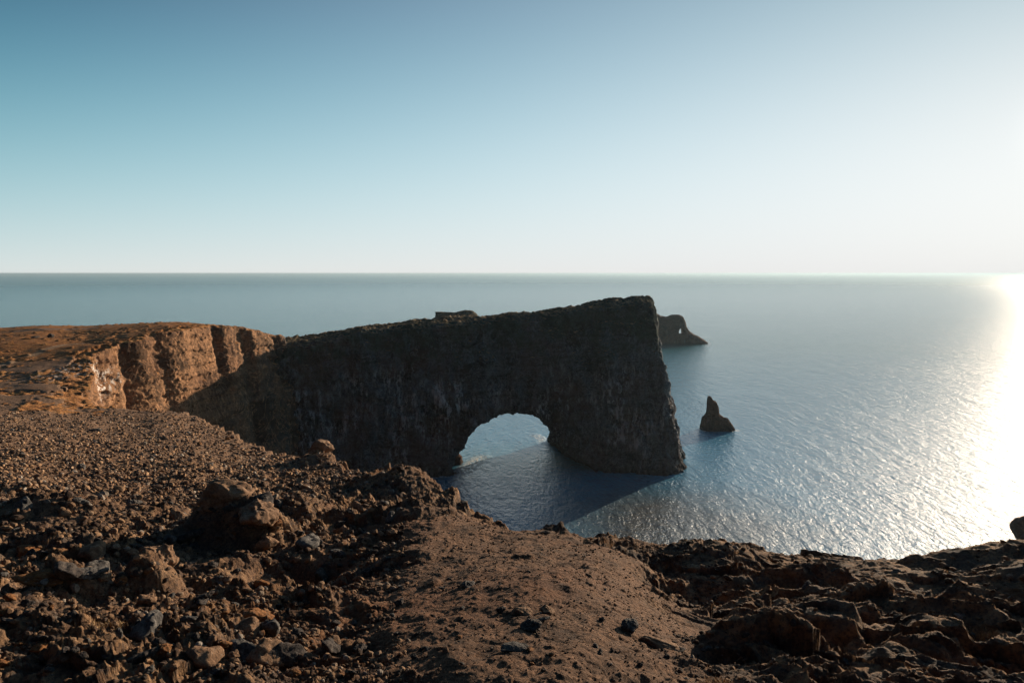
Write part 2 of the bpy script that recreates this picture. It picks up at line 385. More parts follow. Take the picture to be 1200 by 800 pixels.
def detail(x, y):
    r = np.hypot(x, y)
    md = poly_sdf(x, y, MOUND)
    smooth = sstep(2.0, -.6, md+perlin(x*.35, y*.35, 0, 41)*2.5)            # 1 on the mound
    az = np.arctan2(x, y)
    right = sstep(R(9), R(17), az+perlin(x*.2, y*.2, 5, 9)*.05)*sstep(80, 60, r)
    far = sstep(62, 115, r); plat = sstep(185, 225, r)*sstep(R(8), R(-8), az)
    wx = x+perlin(x*.4, y*.4, 1, 3)*.7+perlin(x*1.7, y*1.7, 1, 4)*.12; wy = y+perlin(x*.4, y*.4, 7, 5)*.7+perlin(x*1.7, y*1.7, 9, 6)*.12
    # rugged lava
    lumps = fbm(wx*.13, wy*.13, 0, 4, 11, .5)*.75
    b = boulder_field(wx, wy, 5.2, 2, .5, .75)+boulder_field(wx+3, wy, 1.9, 5, .55, .9)+boulder_field(wx, wy+9, .9, 8, .6, 1.)
    tiny = boulder_field(x, y, .42, 12, .6, 1.)+boulder_field(x+5, y, .21, 15, .5, 1.)*sstep(60, 30, r)
    jag = (np.abs(perlin(wx*.8, wy*.8, 3, 21))*.62+np.abs(perlin(wx*1.9, wy*1.9, 3, 23))*.34+np.abs(perlin(wx*4.3, wy*4.3, 3, 25))*.17+np.abs(perlin(x*9, y*9, 3, 26))*.07)
    rocky = lumps+b*.55+tiny*.8+jag*1.05-.55
    # tilted strata on the right
    ca, sa = math.cos(R(-28)), math.sin(R(-28))
    u = (wx*ca+wy*sa); v = (-wx*sa+wy*ca)
    saw = v*.42+fbm(u*.09, v*.12, 0, 3, 51)*1.9
    fr = saw-np.floor(saw); prof = np.where(fr < .82, fr/.82, (1-fr)/.18)
    saw2 = v*1.25+fbm(u*.3, v*.5, 4, 3, 55)*1.3; fr2 = saw2-np.floor(saw2); prof2 = np.where(fr2 < .8, fr2/.8, (1-fr2)/.2)
    strata = prof*.85*np.clip(.6+.9*perlin(u*.12, v*.2, 8, 57), 0, 1.3)+prof2*.26+fbm(wx*.14, wy*.14, 4, 4, 61)*.6+b*.15+tiny*.35+jag*.45-.75
    strata = strata*.8+facets(u*.4, v, 1.7, 61)*.42+facets(u*.55, v, .6, 63)*.34
    strata = strata*(1-.45*sstep(26, 38, r))
    sm = fbm(x*.12, y*.12, 0, 4, 31)*.3+fbm(x*.7, y*.7, 0, 4, 33)*.10+tiny*.22+jag*.10+boulder_field(x, y, 1.3, 22, .06, .7)*.5
    fld = .55*(fbm(wx*.05, wy*.05, 0, 5, 71)*.8+boulder_field(wx, wy, 4., 25, .2, .6)*.6+boulder_field(wx, wy, 1.6, 27, .25, .8)*.7+boulder_field(x, y, .8, 29, .4, .8)*.6+jag*.45-.3)
    pl = fbm(x*.03, y*.03, 0, 3, 81)*.7+fbm(x*.2, y*.2, 0, 3, 83)*.12+boulder_field(x, y, 2.5, 35, .1, .5)
    rocky = rocky*.9+facets(wx, wy, 1.9, 65)*.16+facets(wx, wy, .7, 67)*.2
    rk = rocky*(1-right)+strata*right
    patch = sstep(-.15, .25, perlin(x*.13, y*.13, 2, 91)+.4*perlin(x*.5, y*.5, 2, 92))*.75*(1-right)
    rk = rk*(1-patch*.6)
    d = rk*(1-smooth)+sm*smooth
    d = d*(1-far)+fld*far
    d = d*(1-plat)+pl*plat
    rock = (1-smooth)*(1-patch*.7)*(1-plat)
    grass = np.clip(plat*(.6+.9*sstep(205, 245, y)), 0, 1)*sstep(.0, .25, perlin(x*.018, y*.05, 0, 95)+.45*sstep(205, 235, y)+.15)
    return d, rock, grass, smooth
# hand-placed relief: (px, py, depth, rx, ry, height) world-sized bumps and hollows
FEAT = [(270,628,38,2.6,2.2,2.0),(300,652,36,2.0,1.6,1.5),(345,668,30,2.2,2.0,-2.2),(375,690,27,2.0,1.8,-1.0),(188,700,24,.9,1.2,1.3),
        (480,562,60,3.5,4.,.6),(375,548,90,3,3,1.0),(60,715,22,1.6,1.,.7),(500,640,32,5,3,-.4),
        (1150,655,37,5.5,1.6,.6),(1130,700,29,5,2.5,-1.3),(830,665,33,2.8,2,1.0),(815,700,27,1.8,1.6,-1.0),
        (1000,700,29,4,1,1.2),(950,760,19,2.2,1.2,-1.0),(900,765,18,1.6,.8,1.0),(1180,780,17,2,1,-1.2),(230,690,26,3,2,-.8),(130,700,24,2,2,.6),
        (60,452,188,7,3,-1.6),(25,466,174,6,2.5,-1.0),(150,650,34,3,3,.8),(70,600,48,5,3,1.0),(330,600,48,4,3,1.0)]
FT = [(at(a, b, c)[0], at(a, b, c)[1], rx, ry, h) for a, b, c, rx, ry, h in FEAT]
def height(x, y):
    z = BASE(x, y)
    det, rock, grass, smooth = detail(x, y)
    for fx, fy, rx, ry, h in FT:
        wob = 1+.25*perlin(x*.8/rx, y*.8/ry, 0, 13)
        q = ((x-fx)/rx)**2+((y-fy)/ry)**2
        z = z+h*np.exp(-(q*wob)**1.6)
    rd = rimdist(x, y)
    r = np.hypot(x, y)
    wob = perlin(x*.35, y*.35, 0, 63)*np.clip(r*.03, .3, 3.)+perlin(x*1.3, y*1.3, 0, 64)*np.clip(r*.01, .15, 1.)
    e = rd+wob
    cliffy = np.where((y > 164) & (x < -60), 1., 0.)
    e = e-cliffy*5.5
    fall = np.clip(-e, 0, None)
    z = z+det*sstep(-3, 0, e+1)
    ztop = z
    steep = np.where(cliffy > 0, 9., 2.4)
    z = z-fall*steep*(1+.25*perlin(x*.3, y*.3, 3, 65)) - .25*sstep(2.5, 0, e)*(1-cliffy)
    return np.maximum(z, -6), rock, grass, smooth, e

def stain_field(x, y, z, n=14):
    """white bird droppings on the end of the left cliff"""
    c = np.array([at(97, 455, 208)])[0]
    k = sstep(12, 5, np.sqrt((x-c[0])**2+((y-c[1])*.35)**2+((z-c[2])*1.2)**2))
    s = perlin(x*1.1, y*1.1, z*.35, 77)+.6*perlin(x*3.1, y*3.1, z*1.2, 78)
    return k*sstep(.24, .36, s)

# ---- ground mesh: rings around the viewpoint
NT, NR = 1500, 1250
th = np.concatenate([np.linspace(-179, -56, 50), np.linspace(-55, 55, NT), np.linspace(56, 181, 50)])
th = np.radians(th); rr = np.concatenate([np.linspace(.5, 7.8, 14), 8*np.exp(np.linspace(0, math.log(430/8.), NR))])
TH, RR = np.meshgrid(th, rr)
GX = (np.sin(TH)*RR).astype(np.float64); GY = (np.cos(TH)*RR).astype(np.float64)
rd = rimdist(GX, GY)
keep = (rd > -75)
GZ = np.full(GX.shape, -6.); AR = np.zeros(GX.shape); AG = AR.copy(); AS = AR.copy(); AE = AR.copy()-50
kx, ky = GX[keep], GY[keep]
z, rk, gs, sm, e = height(kx, ky)
GZ[keep] = z; AR[keep] = rk; AG[keep] = gs; AS[keep] = sm; AE[keep] = e
print('height', time.time()-T0)
v = np.stack([GX, GY, GZ], -1).reshape(-1, 3); f = grid_faces(*GX.shape)
fz = GZ.ravel()[f]; ok = (fz > -5.9).any(1); f = f[ok][:, ::-1]
# sideways push so faces are not a plain height field
r_ = np.hypot(v[:, 0], v[:, 1])
amp = np.clip(.12*sstep(8, 20, r_), 0, .3)*AR.ravel()
v[:, 0] += amp*perlin(v[:, 0]*2.2, v[:, 1]*2.2, v[:, 2]*2.2, 61); v[:, 1] += amp*perlin(v[:, 0]*2.2, v[:, 1]*2.2, v[:, 2]*2.2+50, 62)
used = np.zeros(len(v), bool); used[f.ravel()] = True; remap = np.cumsum(used)-1
f = remap[f]; vv = v[used]
me = mesh_from('ground', vv, f)
attr(me, 'rock', AR.ravel()[used]); attr(me, 'grass', (AG.ravel()*sstep(-1., 1., AE.ravel()))[used])
attr(me, 'stain', stain_field(vv[:, 0], vv[:, 1], vv[:, 2]))
PATH = [at(-10, 407, 206)[:2], at(25, 403, 214)[:2], at(48, 395, 228)[:2], at(75, 391, 240)[:2], at(130,388,248)[:2]]
pd = np.abs(seg_dist(vv[:, 0], vv[:, 1], PATH))
attr(me, 'path', sstep(2.2, .8, pd)*.8)
ground = link('ground', me, MG, kind='structure')
print('ground', len(vv), time.time()-T0)
def surf_z(x, y):
    t = math.degrees(math.atan2(x, y)); r = math.hypot(x, y)
    i = np.searchsorted(rr, r); j = np.searchsorted(np.degrees(th), t)
    i = min(max(i, 1), len(rr)-1); j = min(max(j, 1), len(th)-1)
    return float(min(GZ[i, j], GZ[i-1, j], GZ[i, j-1], GZ[i-1, j-1]))
def surf_arr(x, y):
    t = np.degrees(np.arctan2(x, y)); r = np.hypot(x, y)
    i = np.clip(np.searchsorted(rr, r), 1, len(rr)-1); j = np.clip(np.searchsorted(np.degrees(th), t), 1, len(th)-1)
    return .5*(GZ[i, j]+GZ[i-1, j-1])

# ------------------------------------------------------------------ left headland cliff (volume below the rim)
def headland_fn(X, Y, Z):
    x2 = X[:, :, 0]; y2 = Y[:, :, 0]; x2, y2 = np.broadcast_arrays(x2, y2)
    d2 = -rimdist(x2, y2)                       # negative on land
    top = BASE(x2, y2)-.35+perlin(x2*.15, y2*.15, 0, 111)*.4+boulder_field(x2, y2, 3.5, 41, .3, .5)*sstep(-9, -2, d2)
    out = (92-Z)*.12                            # batter: wider towards the foot
    xs, ys = x2[:, :, None], y2[:, :, None]
    flute = ridge(xs*.04, ys*.04, Z*.03, 3, 101, .45)*.35
    gully = -np.clip(ridge(xs*.03, ys*.03, Z*.006, 2, 107)-.74, 0, 1)*6
    strat = perlin(xs*.02, ys*.02, Z*.35, 103)*1.2+perlin(xs*.03, ys*.03, Z*.9, 104)*.6
    rough = fbm(xs*.16, ys*.16, Z*.12, 3, 105)*1.6
    sw = Z*.19+perlin(xs*.03, ys*.03, Z*.02, 113)*1.2; sw = sw-np.floor(sw)
    ledge = np.where(sw < .85, sw/.85, (1-sw)/.15)*1.1-.4
    sw = Z*.52+perlin(xs*.05, ys*.05, Z*.02, 114)*1.5; sw = sw-np.floor(sw)
    ledge = ledge+np.where(sw < .8, sw/.8, (1-sw)/.2)*.45
    side = d2[:, :, None]-out-flute-gully-strat+ledge*.8-rough*.35+1.0
    rimz = sstep(-4, 0, d2)[:, :, None]*1.6*np.clip(perlin(xs*.12, ys*.12, 0, 109)+.1, 0, 1)
    cap = Z-(top[:, :, None]-rimz)
    return np.maximum(np.maximum(side, cap), -(Z+6))
V, Q = surface_nets(headland_fn, (-184, 150, -8), (-74, 372, 96), 1.0)
Q = Q[(V[Q][:, :, 0] > -183).all(1) & (V[Q][:, :, 1] < 371).all(1)]
# refine once, then roughen along the normals
def subdivide(V, Q):
    E = np.sort(np.stack([Q, np.roll(Q, -1, 1)], -1), -1)
    key = E[..., 0].astype(np.int64)*len(V)+E[..., 1]
    u, inv = np.unique(key, return_inverse=True); inv = inv.reshape(key.shape)
    mids = .5*(V[u//len(V)]+V[u % len(V)]); cen = V[Q].mean(1)
    n0 = len(V); n1 = n0+len(mids); ci = n1+np.arange(len(Q))
    NV = np.vstack([V, mids, cen])
    q = [np.stack([Q[:, k], n0+inv[:, k], ci, n0+inv[:, k-1]], 1) for k in range(4)]
    return NV, np.concatenate(q)
def roughen(V, Q, terms):
    n = vnormals(V, Q); d = 0
    for (s, sz, a, seed, kind) in terms:
        fn = perlin if kind == 'p' else (lambda x, y, z, sd: .45-np.abs(perlin(x, y, z, sd))*1.6)
        d = d+a*fn(V[:, 0]*s, V[:, 1]*s, V[:, 2]*sz, seed)
    return V+n*d[:, None]
V, Q = subdivide(V, Q)
V = roughen(V, Q, [(.12, .10, .4, 199, 'p'), (.28, .5, .45, 201, 'p'), (.7, .9, .45, 203, 'p'), (1.7, 2.2, .25, 204, 'p'), (3., 3., .12, 205, 'p')])
me = mesh_from('headland_cliff', V, Q); attr(me, 'stain', stain_field(V[:, 0], V[:, 1], V[:, 2]))
attr(me, 'alt', sstep(278, 345, V[:, 1]-(V[:, 2]-60)*.5))  # far end darker: its shade put into the colour, blending towards the arch
link('headland_cliff', me, M_CLIFF, kind='structure')
print('headland', len(V), time.time()-T0)

# ------------------------------------------------------------------ the great arch
AX, AY = at(365, 395, 350)[0], 352.     # root at the headland
# plan outline of the ridge (x, y), front side first, then back
PLAN = [(-135,336),(-95,352),(-70,360),(-40,366),(-5,372),(30,377),(60,374),(85,367),(92.5,371),(94,385),(100,403),(82,424),(40,436),(10,434),(-25,428),(-60,420),(-100,412),(-150,405)]
TOPP = [(-150,70),(-108,74.2),(-99,75.),(-80,79.0),(-52,82.),(-20,84.),(-2,85.2),(18,86.6),(40,88.),(58,90.2),(70,91.3),(80,91.7),(100,91.7)]
tx = np.array([p[0] for p in TOPP]); tz = np.array([p[1] for p in TOPP])
def hole_prof(pts, D):
    P = [at(a, b, D) for a, b in pts]; return [(p[0], p[2]) for p in P]
HF = hole_prof([(523,580),(526,552),(530,532),(541,519),(546,508),(560,494),(583,481),(600,478),(622,479),(637,487),(648,500),(664,520),(682,534),(697,545),(700,580)], 373)
HB = hole_prof([(470,640),(480,560),(500,530),(520,508),(545,492),(580,480),(600,478.5),(620,480),(636,488),(646,499),(652,508),(645,517),(649,530),(652,560),(655,640)], 430)
def arch_fn(X, Y, Z):
    x2, y2 = np.broadcast_arrays(X[:, :, 0], Y[:, :, 0])
    d2 = poly_sdf(x2, y2, PLAN)[:, :, None]
    xs, ys = x2[:, :, None], y2[:, :, None]
    top = np.interp(x2, tx, tz)+np.clip(y2-372, 0, 30)*.13*sstep(5, 60, x2)
    top = top-np.clip((y2-404)*.25, 0, 20)
    top = top[:, :, None]
    out = -(Z-20)*.055
    right = sstep(50, 90, xs)                      # the outer end leans in as it rises
    lean = np.where(Z > 0, (Z/96.)*17.0, 0)*right*(1-.25*np.sin(Z/96.*3.14))
    flute = ridge(xs*.028+Z*.004, ys*.03, Z*.012, 4, 301, .5)*3.6
    strat = perlin(xs*.015, ys*.015, Z*.22, 303)*1.2
    rough = fbm(xs*.09, ys*.09, Z*.07, 3, 305)*2.2
    foot = np.clip(5-Z, 0, 9)*.25
    sw = Z*.11+perlin(xs*.02, ys*.02, Z*.02, 313)*1.3; sw = sw-np.floor(sw)
    strat = strat-(np.where(sw < .85, sw/.85, (1-sw)/.15)*1.5-.5)*(1-.75*right)
    side = d2-out+lean-flute*(1-.6*right)-strat-rough*(1-.5*right)-foot
    rim = sstep(-7, 1, d2+lean)*(1.2+1.6*perlin(xs*.08, ys*.08, 0, 307))
    cap = Z-(top-rim+fbm(xs*.05, ys*.05, 0, 3, 309)*.9)
    s = np.maximum(side, cap*.9)
    # passage: blend of the two opening outlines along the depth
    a = np.broadcast_to(X[:, :, 0], x2.shape)[:, :1]; zz = Z[0, 0, :]
    gx, gz = np.meshgrid(X[:, 0, 0], zz, indexing='ij')
    sf = poly_sdf(gx, gz, HF); sb = poly_sdf(gx, gz, HB)
    t = np.clip((Y-372)/(58.), -.25, 1.2)
    ho = sf[:, None, :]*(1-t)+sb[:, None, :]*t+fbm(xs*.12, ys*.12, Z*.12, 3, 311)*1.6+.4
    return np.maximum(np.maximum(s, -ho), -(Z+8))
V, Q = surface_nets(arch_fn, (-140, 325, -10), (112, 447, 102), 1.0)
V, Q = subdivide(V, Q)
V = roughen(V, Q, [(.05, .04, 1.2, 399, 'p'), (.10, .05, 1.5, 400, 'r'), (.22, .12, 1.5, 401, 'r'), (.55, .35, 1., 403, 'r'), (1.4, 1., .42, 405, 'r'), (2.6, 2., .16, 407, 'p')])
me = mesh_from('sea_arch', V, Q); attr(me, 'stain', np.zeros(len(V)))
attr(me, 'alt', sstep(-70, -125, V[:, 0]))
link('sea_arch', me, M_ARCH, label='huge dark rock arch reaching from the headland into the sea with a rounded opening', category='rock arch')
print('arch', len(V), time.time()-T0)

# ------------------------------------------------------------------ sea stacks
def profile_rock(name, outline, D, thick, h, seed, mat, label, hole=None, rough=1., group=None, jag=1.):
    """a sea stack with the given silhouette, its depth following its width at every height"""
    P = [at(a, b, D) for a, b in outline]; P2 = [(p[0], p[2]) for p in P]
    xs_ = [p[0] for p in P2]; zs_ = [p[1] for p in P2]
    lo = (min(xs_)-4*rough, D-thick*.8-3*rough, -6.); hi = (max(xs_)+4*rough, D+thick*.8+3*rough, max(zs_)+4*rough)
    if hole: H = [(at(a, b, D)[0], at(a, b, D)[2]) for a, b in hole]
    def fn(X, Y, Z):
        gx, gz = np.meshgrid(X[:, 0, 0], Z[0, 0, :], indexing='ij')
        s = poly_sdf(gx, gz, P2)
        t = (Y-D)/(thick*.5)
        ztop = max(zs_)
        # depth tapers with distance to the outline
        s3 = s[:, None, :]
        d = s3+np.abs(t)**2.2*np.clip(thick*.22, 1, 9)
        slab = np.abs(Y-D)-thick*.5*(1.15-.5*np.clip(Z/ztop, 0, 1))
        o = np.maximum(d, slab)
        o = o-rough*(fbm(X*.12/rough, Y*.12/rough, Z*.08/rough, 3, seed)*.9)
        if hole:
            q = poly_sdf(gx, gz, H)[:, None, :]+rough*.3*perlin(X*.2, Y*.2, Z*.2, seed+2)
            o = np.maximum(o, -q)
        return np.maximum(o, -(Z+5))
    V, Q = surface_nets(fn, lo, hi, h)
    V, Q = subdivide(V, Q)
    V = roughen(V, Q, [(.5/rough, .3/rough, .6*rough*jag, seed+5, 'r'), (1.3/rough, .9/rough, .35*rough*jag, seed+7, 'r'), (3./rough, 3./rough, .14*rough*jag, seed+9, 'p')])
    base = np.array([P[0][0], D, 0.])
    base[0] = .5*(min(xs_)+max(xs_))
    me = mesh_from(name, V-base, Q); attr(me, 'stain', np.zeros(len(V)))
    o = link(name, me, mat, label=label, category='sea stack'); o.location = base
    if group: o['group'] = group
    return o
profile_rock('sea_stack', [(819,520),(821.5,498),(824,489),(828.5,484),(829.5,474),(830,464.5),(832.5,464),(835,469),(839,470.5),(841,477),(842.5,485),(847,488.5),(852.5,490),(857,497),(861,503),(864,520)],
             473, 13, .45, 501, M_STACK, 'small pointed dark sea stack standing alone in the water right of the arch', rough=.5, jag=2.2)
profile_rock('sea_stack', [(735,420),(735,372),(750,366),(768,366),(774,370),(781,371),(786,369),(795,368.5),(800,371),(803,377),(804,383),(808,388),(814,392),(822,396),(829,401),(832,420)],
             1065, 30, 1.0, 521, M_STACK, 'far dark sea stack pierced by a small hole with a low tail to the right', hole=[(792.8,391.5),(793.5,386),(797,382.5),(800.5,386),(801,391.5)], rough=.7)
profile_rock('sea_stack', [(511,400),(511,366),(520,366.5),(533,366.3),(538,364.5),(546,363.6),(554,364.5),(559,367.5),(560.5,372),(561,400)],
             600, 30, .8, 541, M_FLAT, 'flat topped grey green rock rising behind the ridge of the arch', rough=1.)
profile_rock('sea_stack', [(1208,670),(1203,645),(1197,637),(1192,629),(1190,622),(1192,614),(1198,609),(1207,606),(1218,609),(1226,617),(1230,635),(1232,670)],
             262, 14, .4, 561, M_STACK, 'rounded brown rock in glaring water cut by the right edge', rough=.5)
# low skerries at the feet of the arch
def skerry(px, py, D, rx, ry, h, seed, label):
    c = at(px, py, D)
    def fn(X, Y, Z):
        q = np.sqrt((X/rx)**2+(Y/ry)**2+(Z/h)**2)
        return (q-1)*min(rx, h)*.8-fbm(X*.35, Y*.35, Z*.35, 3, seed)*.9
    V, Q = surface_nets(fn, (-rx*1.5, -ry*1.5, -h*1.6), (rx*1.5, ry*1.5, h*1.6), .35)
    V = roughen(V, Q, [(1., 1., .35, seed+3, 'r'), (2.5, 2.5, .15, seed+4, 'r')])
    me = mesh_from('sea_rock', V, Q); attr(me, 'stain', np.zeros(len(V)))
    o = link('sea_rock', me, M_STACK, label=label, category='rock'); o.location = (c[0], D, 0)
skerry(517, 556, 366, 8, 4, 1.7, 601, 'low wave washed rock ledge at the left foot of the arch')
skerry(534, 540, 386, 4, 4, 6., 611, 'sunlit brown rock inside the arch at its left foot')
skerry(826, 499.5, 478, 1.4, 1.4, .9, 621, 'tiny rock awash just left of the pointed sea stack')
print('stacks', time.time()-T0)

# ------------------------------------------------------------------ sea
WIOR, WAMP, WR = 2.4, .95, (.15, .28)
def mat_water():
    m, nt, b = new_mat('sea_water'); N = NB(nt)
    pos = N.n('ShaderNodeNewGeometry').outputs['Position']
    def lay(rot, sx, sy):
        mp = N.n('ShaderNodeMapping'); N.l(pos, mp.inputs[0]); mp.inputs['Rotation'].default_value = (0, 0, rot); mp.inputs['Scale'].default_value = (sx, sy, 1.); return mp.outputs[0]
    a = lay(R(33), 1., .32); c = lay(R(50), 1., .45); d = lay(R(15), 1., .5)
    w1 = N.noise(a, .065, 3, .5, 0.)       # swell ~12 m
    w2 = N.noise(c, .17, 3, .5, 0.)
    w3 = N.noise(d, .42, 4, .6, 0.)
    w4 = N.noise(lay(R(28), 1., .55), 1.1, 4, .62)
    h = N.math('ADD', N.math('ADD', N.math('MULTIPLY', w1, 1.9), N.math('MULTIPLY', w2, 1.3)), N.math('ADD', N.math('MULTIPLY', w3, 1.25), N.math('MULTIPLY', w4, .6)))
    gust = N.ramp(N.noise(pos, .006, 3, .5), [(.35, .82), (.65, 1.)])
    h = N.math('MULTIPLY', h, N.math('MULTIPLY', gust, WAMP))
    N.l(N.bump(h, 1., 1.), b.inputs['Normal'])
    b.inputs['Roughness'].default_value = .2; b.inputs['IOR'].default_value = WIOR
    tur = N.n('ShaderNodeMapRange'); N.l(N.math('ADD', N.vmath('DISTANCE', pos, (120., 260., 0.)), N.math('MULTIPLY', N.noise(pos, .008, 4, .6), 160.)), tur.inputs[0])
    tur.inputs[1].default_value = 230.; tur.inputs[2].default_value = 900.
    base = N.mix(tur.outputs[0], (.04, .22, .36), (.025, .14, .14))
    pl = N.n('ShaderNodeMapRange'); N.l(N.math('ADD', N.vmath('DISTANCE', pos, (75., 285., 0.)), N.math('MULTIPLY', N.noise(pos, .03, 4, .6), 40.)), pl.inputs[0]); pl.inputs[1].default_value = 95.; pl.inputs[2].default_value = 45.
    base = N.mix(pl.outputs[0], base, (.115, .115, .105))  # warm tone of sunlit water painted in, against the blue of its shaded part
    fo = N.attr('foam')
    fm = N.math('MULTIPLY', fo, N.ramp(N.noise(pos, .45, 8, .8), [(.44, 0.), (.54, 1.)]))
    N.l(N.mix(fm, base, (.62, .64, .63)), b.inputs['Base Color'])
    dr = N.n('ShaderNodeMapRange', interpolation_type='SMOOTHERSTEP'); N.l(N.vmath('LENGTH', pos), dr.inputs[0]); dr.inputs[1].default_value = 500.; dr.inputs[2].default_value = 9000.; dr.inputs[3].default_value = WR[0]; dr.inputs[4].default_value = WR[1]
    N.l(N.math('ADD', dr.outputs[0], N.math('MULTIPLY', fm, .5)), b.inputs['Roughness'])
    return m
tw = np.radians(np.concatenate([np.linspace(-180, -62, 40), np.linspace(-60, 60, 500), np.linspace(62, 180, 40)]))
rw = np.concatenate([[.1, 60, 120], np.linspace(150, 600, 400), 600*np.exp(np.linspace(.02, math.log(90000/600.), 60))])
TW, RW = np.meshgrid(tw, rw); wx, wy = np.sin(TW)*RW, np.cos(TW)*RW
v = np.stack([wx, wy, np.zeros_like(wx)], -1).reshape(-1, 3); f = grid_faces(*wx.shape)[:, ::-1]
me = mesh_from('water', v, f)
P3 = [(96,371),(97,385),(88,367),(60,374)]
foam = np.zeros(len(v))
for pl, wd in (([(60,373),(86,367),(93,370),(95,386)], 3.6), ([(-40,363),(-28,368),(-22,385),(-18,400)], 7.), ([at(640,518,430)[:2], at(628,505,455)[:2]], 5.),
               ([at(822,503,470)[:2], at(860,503,470)[:2]], 4.5), ([at(770,402,1060)[:2], at(830,402,1060)[:2]], 6.)):
    dd = np.abs(seg_dist(v[:, 0], v[:, 1], pl)); foam = np.maximum(foam, sstep(wd*1.2, wd*.2, dd+2.*perlin(v[:, 0]*.1, v[:, 1]*.1, 0, 3)))
attr(me, 'foam', foam)
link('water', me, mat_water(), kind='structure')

# ------------------------------------------------------------------ loose rocks
def rock_mesh(name, seed, sub=4, flat=.75, long=1.2, rough=.1, mat=None):
    rs = np.random.RandomState(seed)
    import bmesh
    bm = bmesh.new(); bmesh.ops.create_icosphere(bm, subdivisions=sub, radius=1.)
    co = np.array([q.co[:] for q in bm.verts])
    nrm = rs.normal(size=(14, 3)); nrm /= np.linalg.norm(nrm, axis=1)[:, None]; hh = .62+.38*rs.rand(14)
    dn = co@nrm.T; rad = np.where(dn > .05, hh/np.maximum(dn, .05), 9.)
    k = 14.; r = -np.log(np.exp(-k*np.minimum(rad, 3)).sum(1)+np.exp(-k*1.25))/k
    r = np.clip(r, .3, 1.3)
    c = co*r[:, None]*np.array([long, 1., flat])
    if sub > 2:
        d = rough*(fbm(c[:, 0]*1.6, c[:, 1]*1.6, c[:, 2]*1.6, 4, seed)+.35-np.abs(perlin(c[:, 0]*3, c[:, 1]*3, c[:, 2]*3, seed+1))*1.4)
        c = c+co*d[:, None]
    for q, p in zip(bm.verts, c): q.co = p
    fa = np.array([[w.index for w in t.verts] for t in bm.faces]); bm.free()
    me = mesh_from(name, c, fa, smooth=sub > 2)
    if mat: me.materials.append(mat)
    return me, c, fa
def put(name, me, px, py, D, s, rot, label, cat='rock', group=None, sink=.3, sc=(1, 1, 1)):
    x, y, _ = at(px, py, D)
    o = bpy.data.objects.new(name, me); COL.objects.link(o)
    o.scale = (s*sc[0], s*sc[1], s*sc[2]); o.rotation_euler = rot
    o.location = (x, y, surf_z(x, y)+s*sc[2]*(.75-sink*1.2)); o['label'] = label; o['category'] = cat
    if group: o['group'] = group
    return o
big = [rock_mesh('boulder', 900+i, 5, .75, 1.15, .14, m)[0] for i, m in enumerate([M_TAN, M_GREY, M_DARK, M_TAN, M_RUST, M_GREY])]
PXW = lambda w, D: w/F*D*.5         # half width in metres of something w pixels wide at depth D
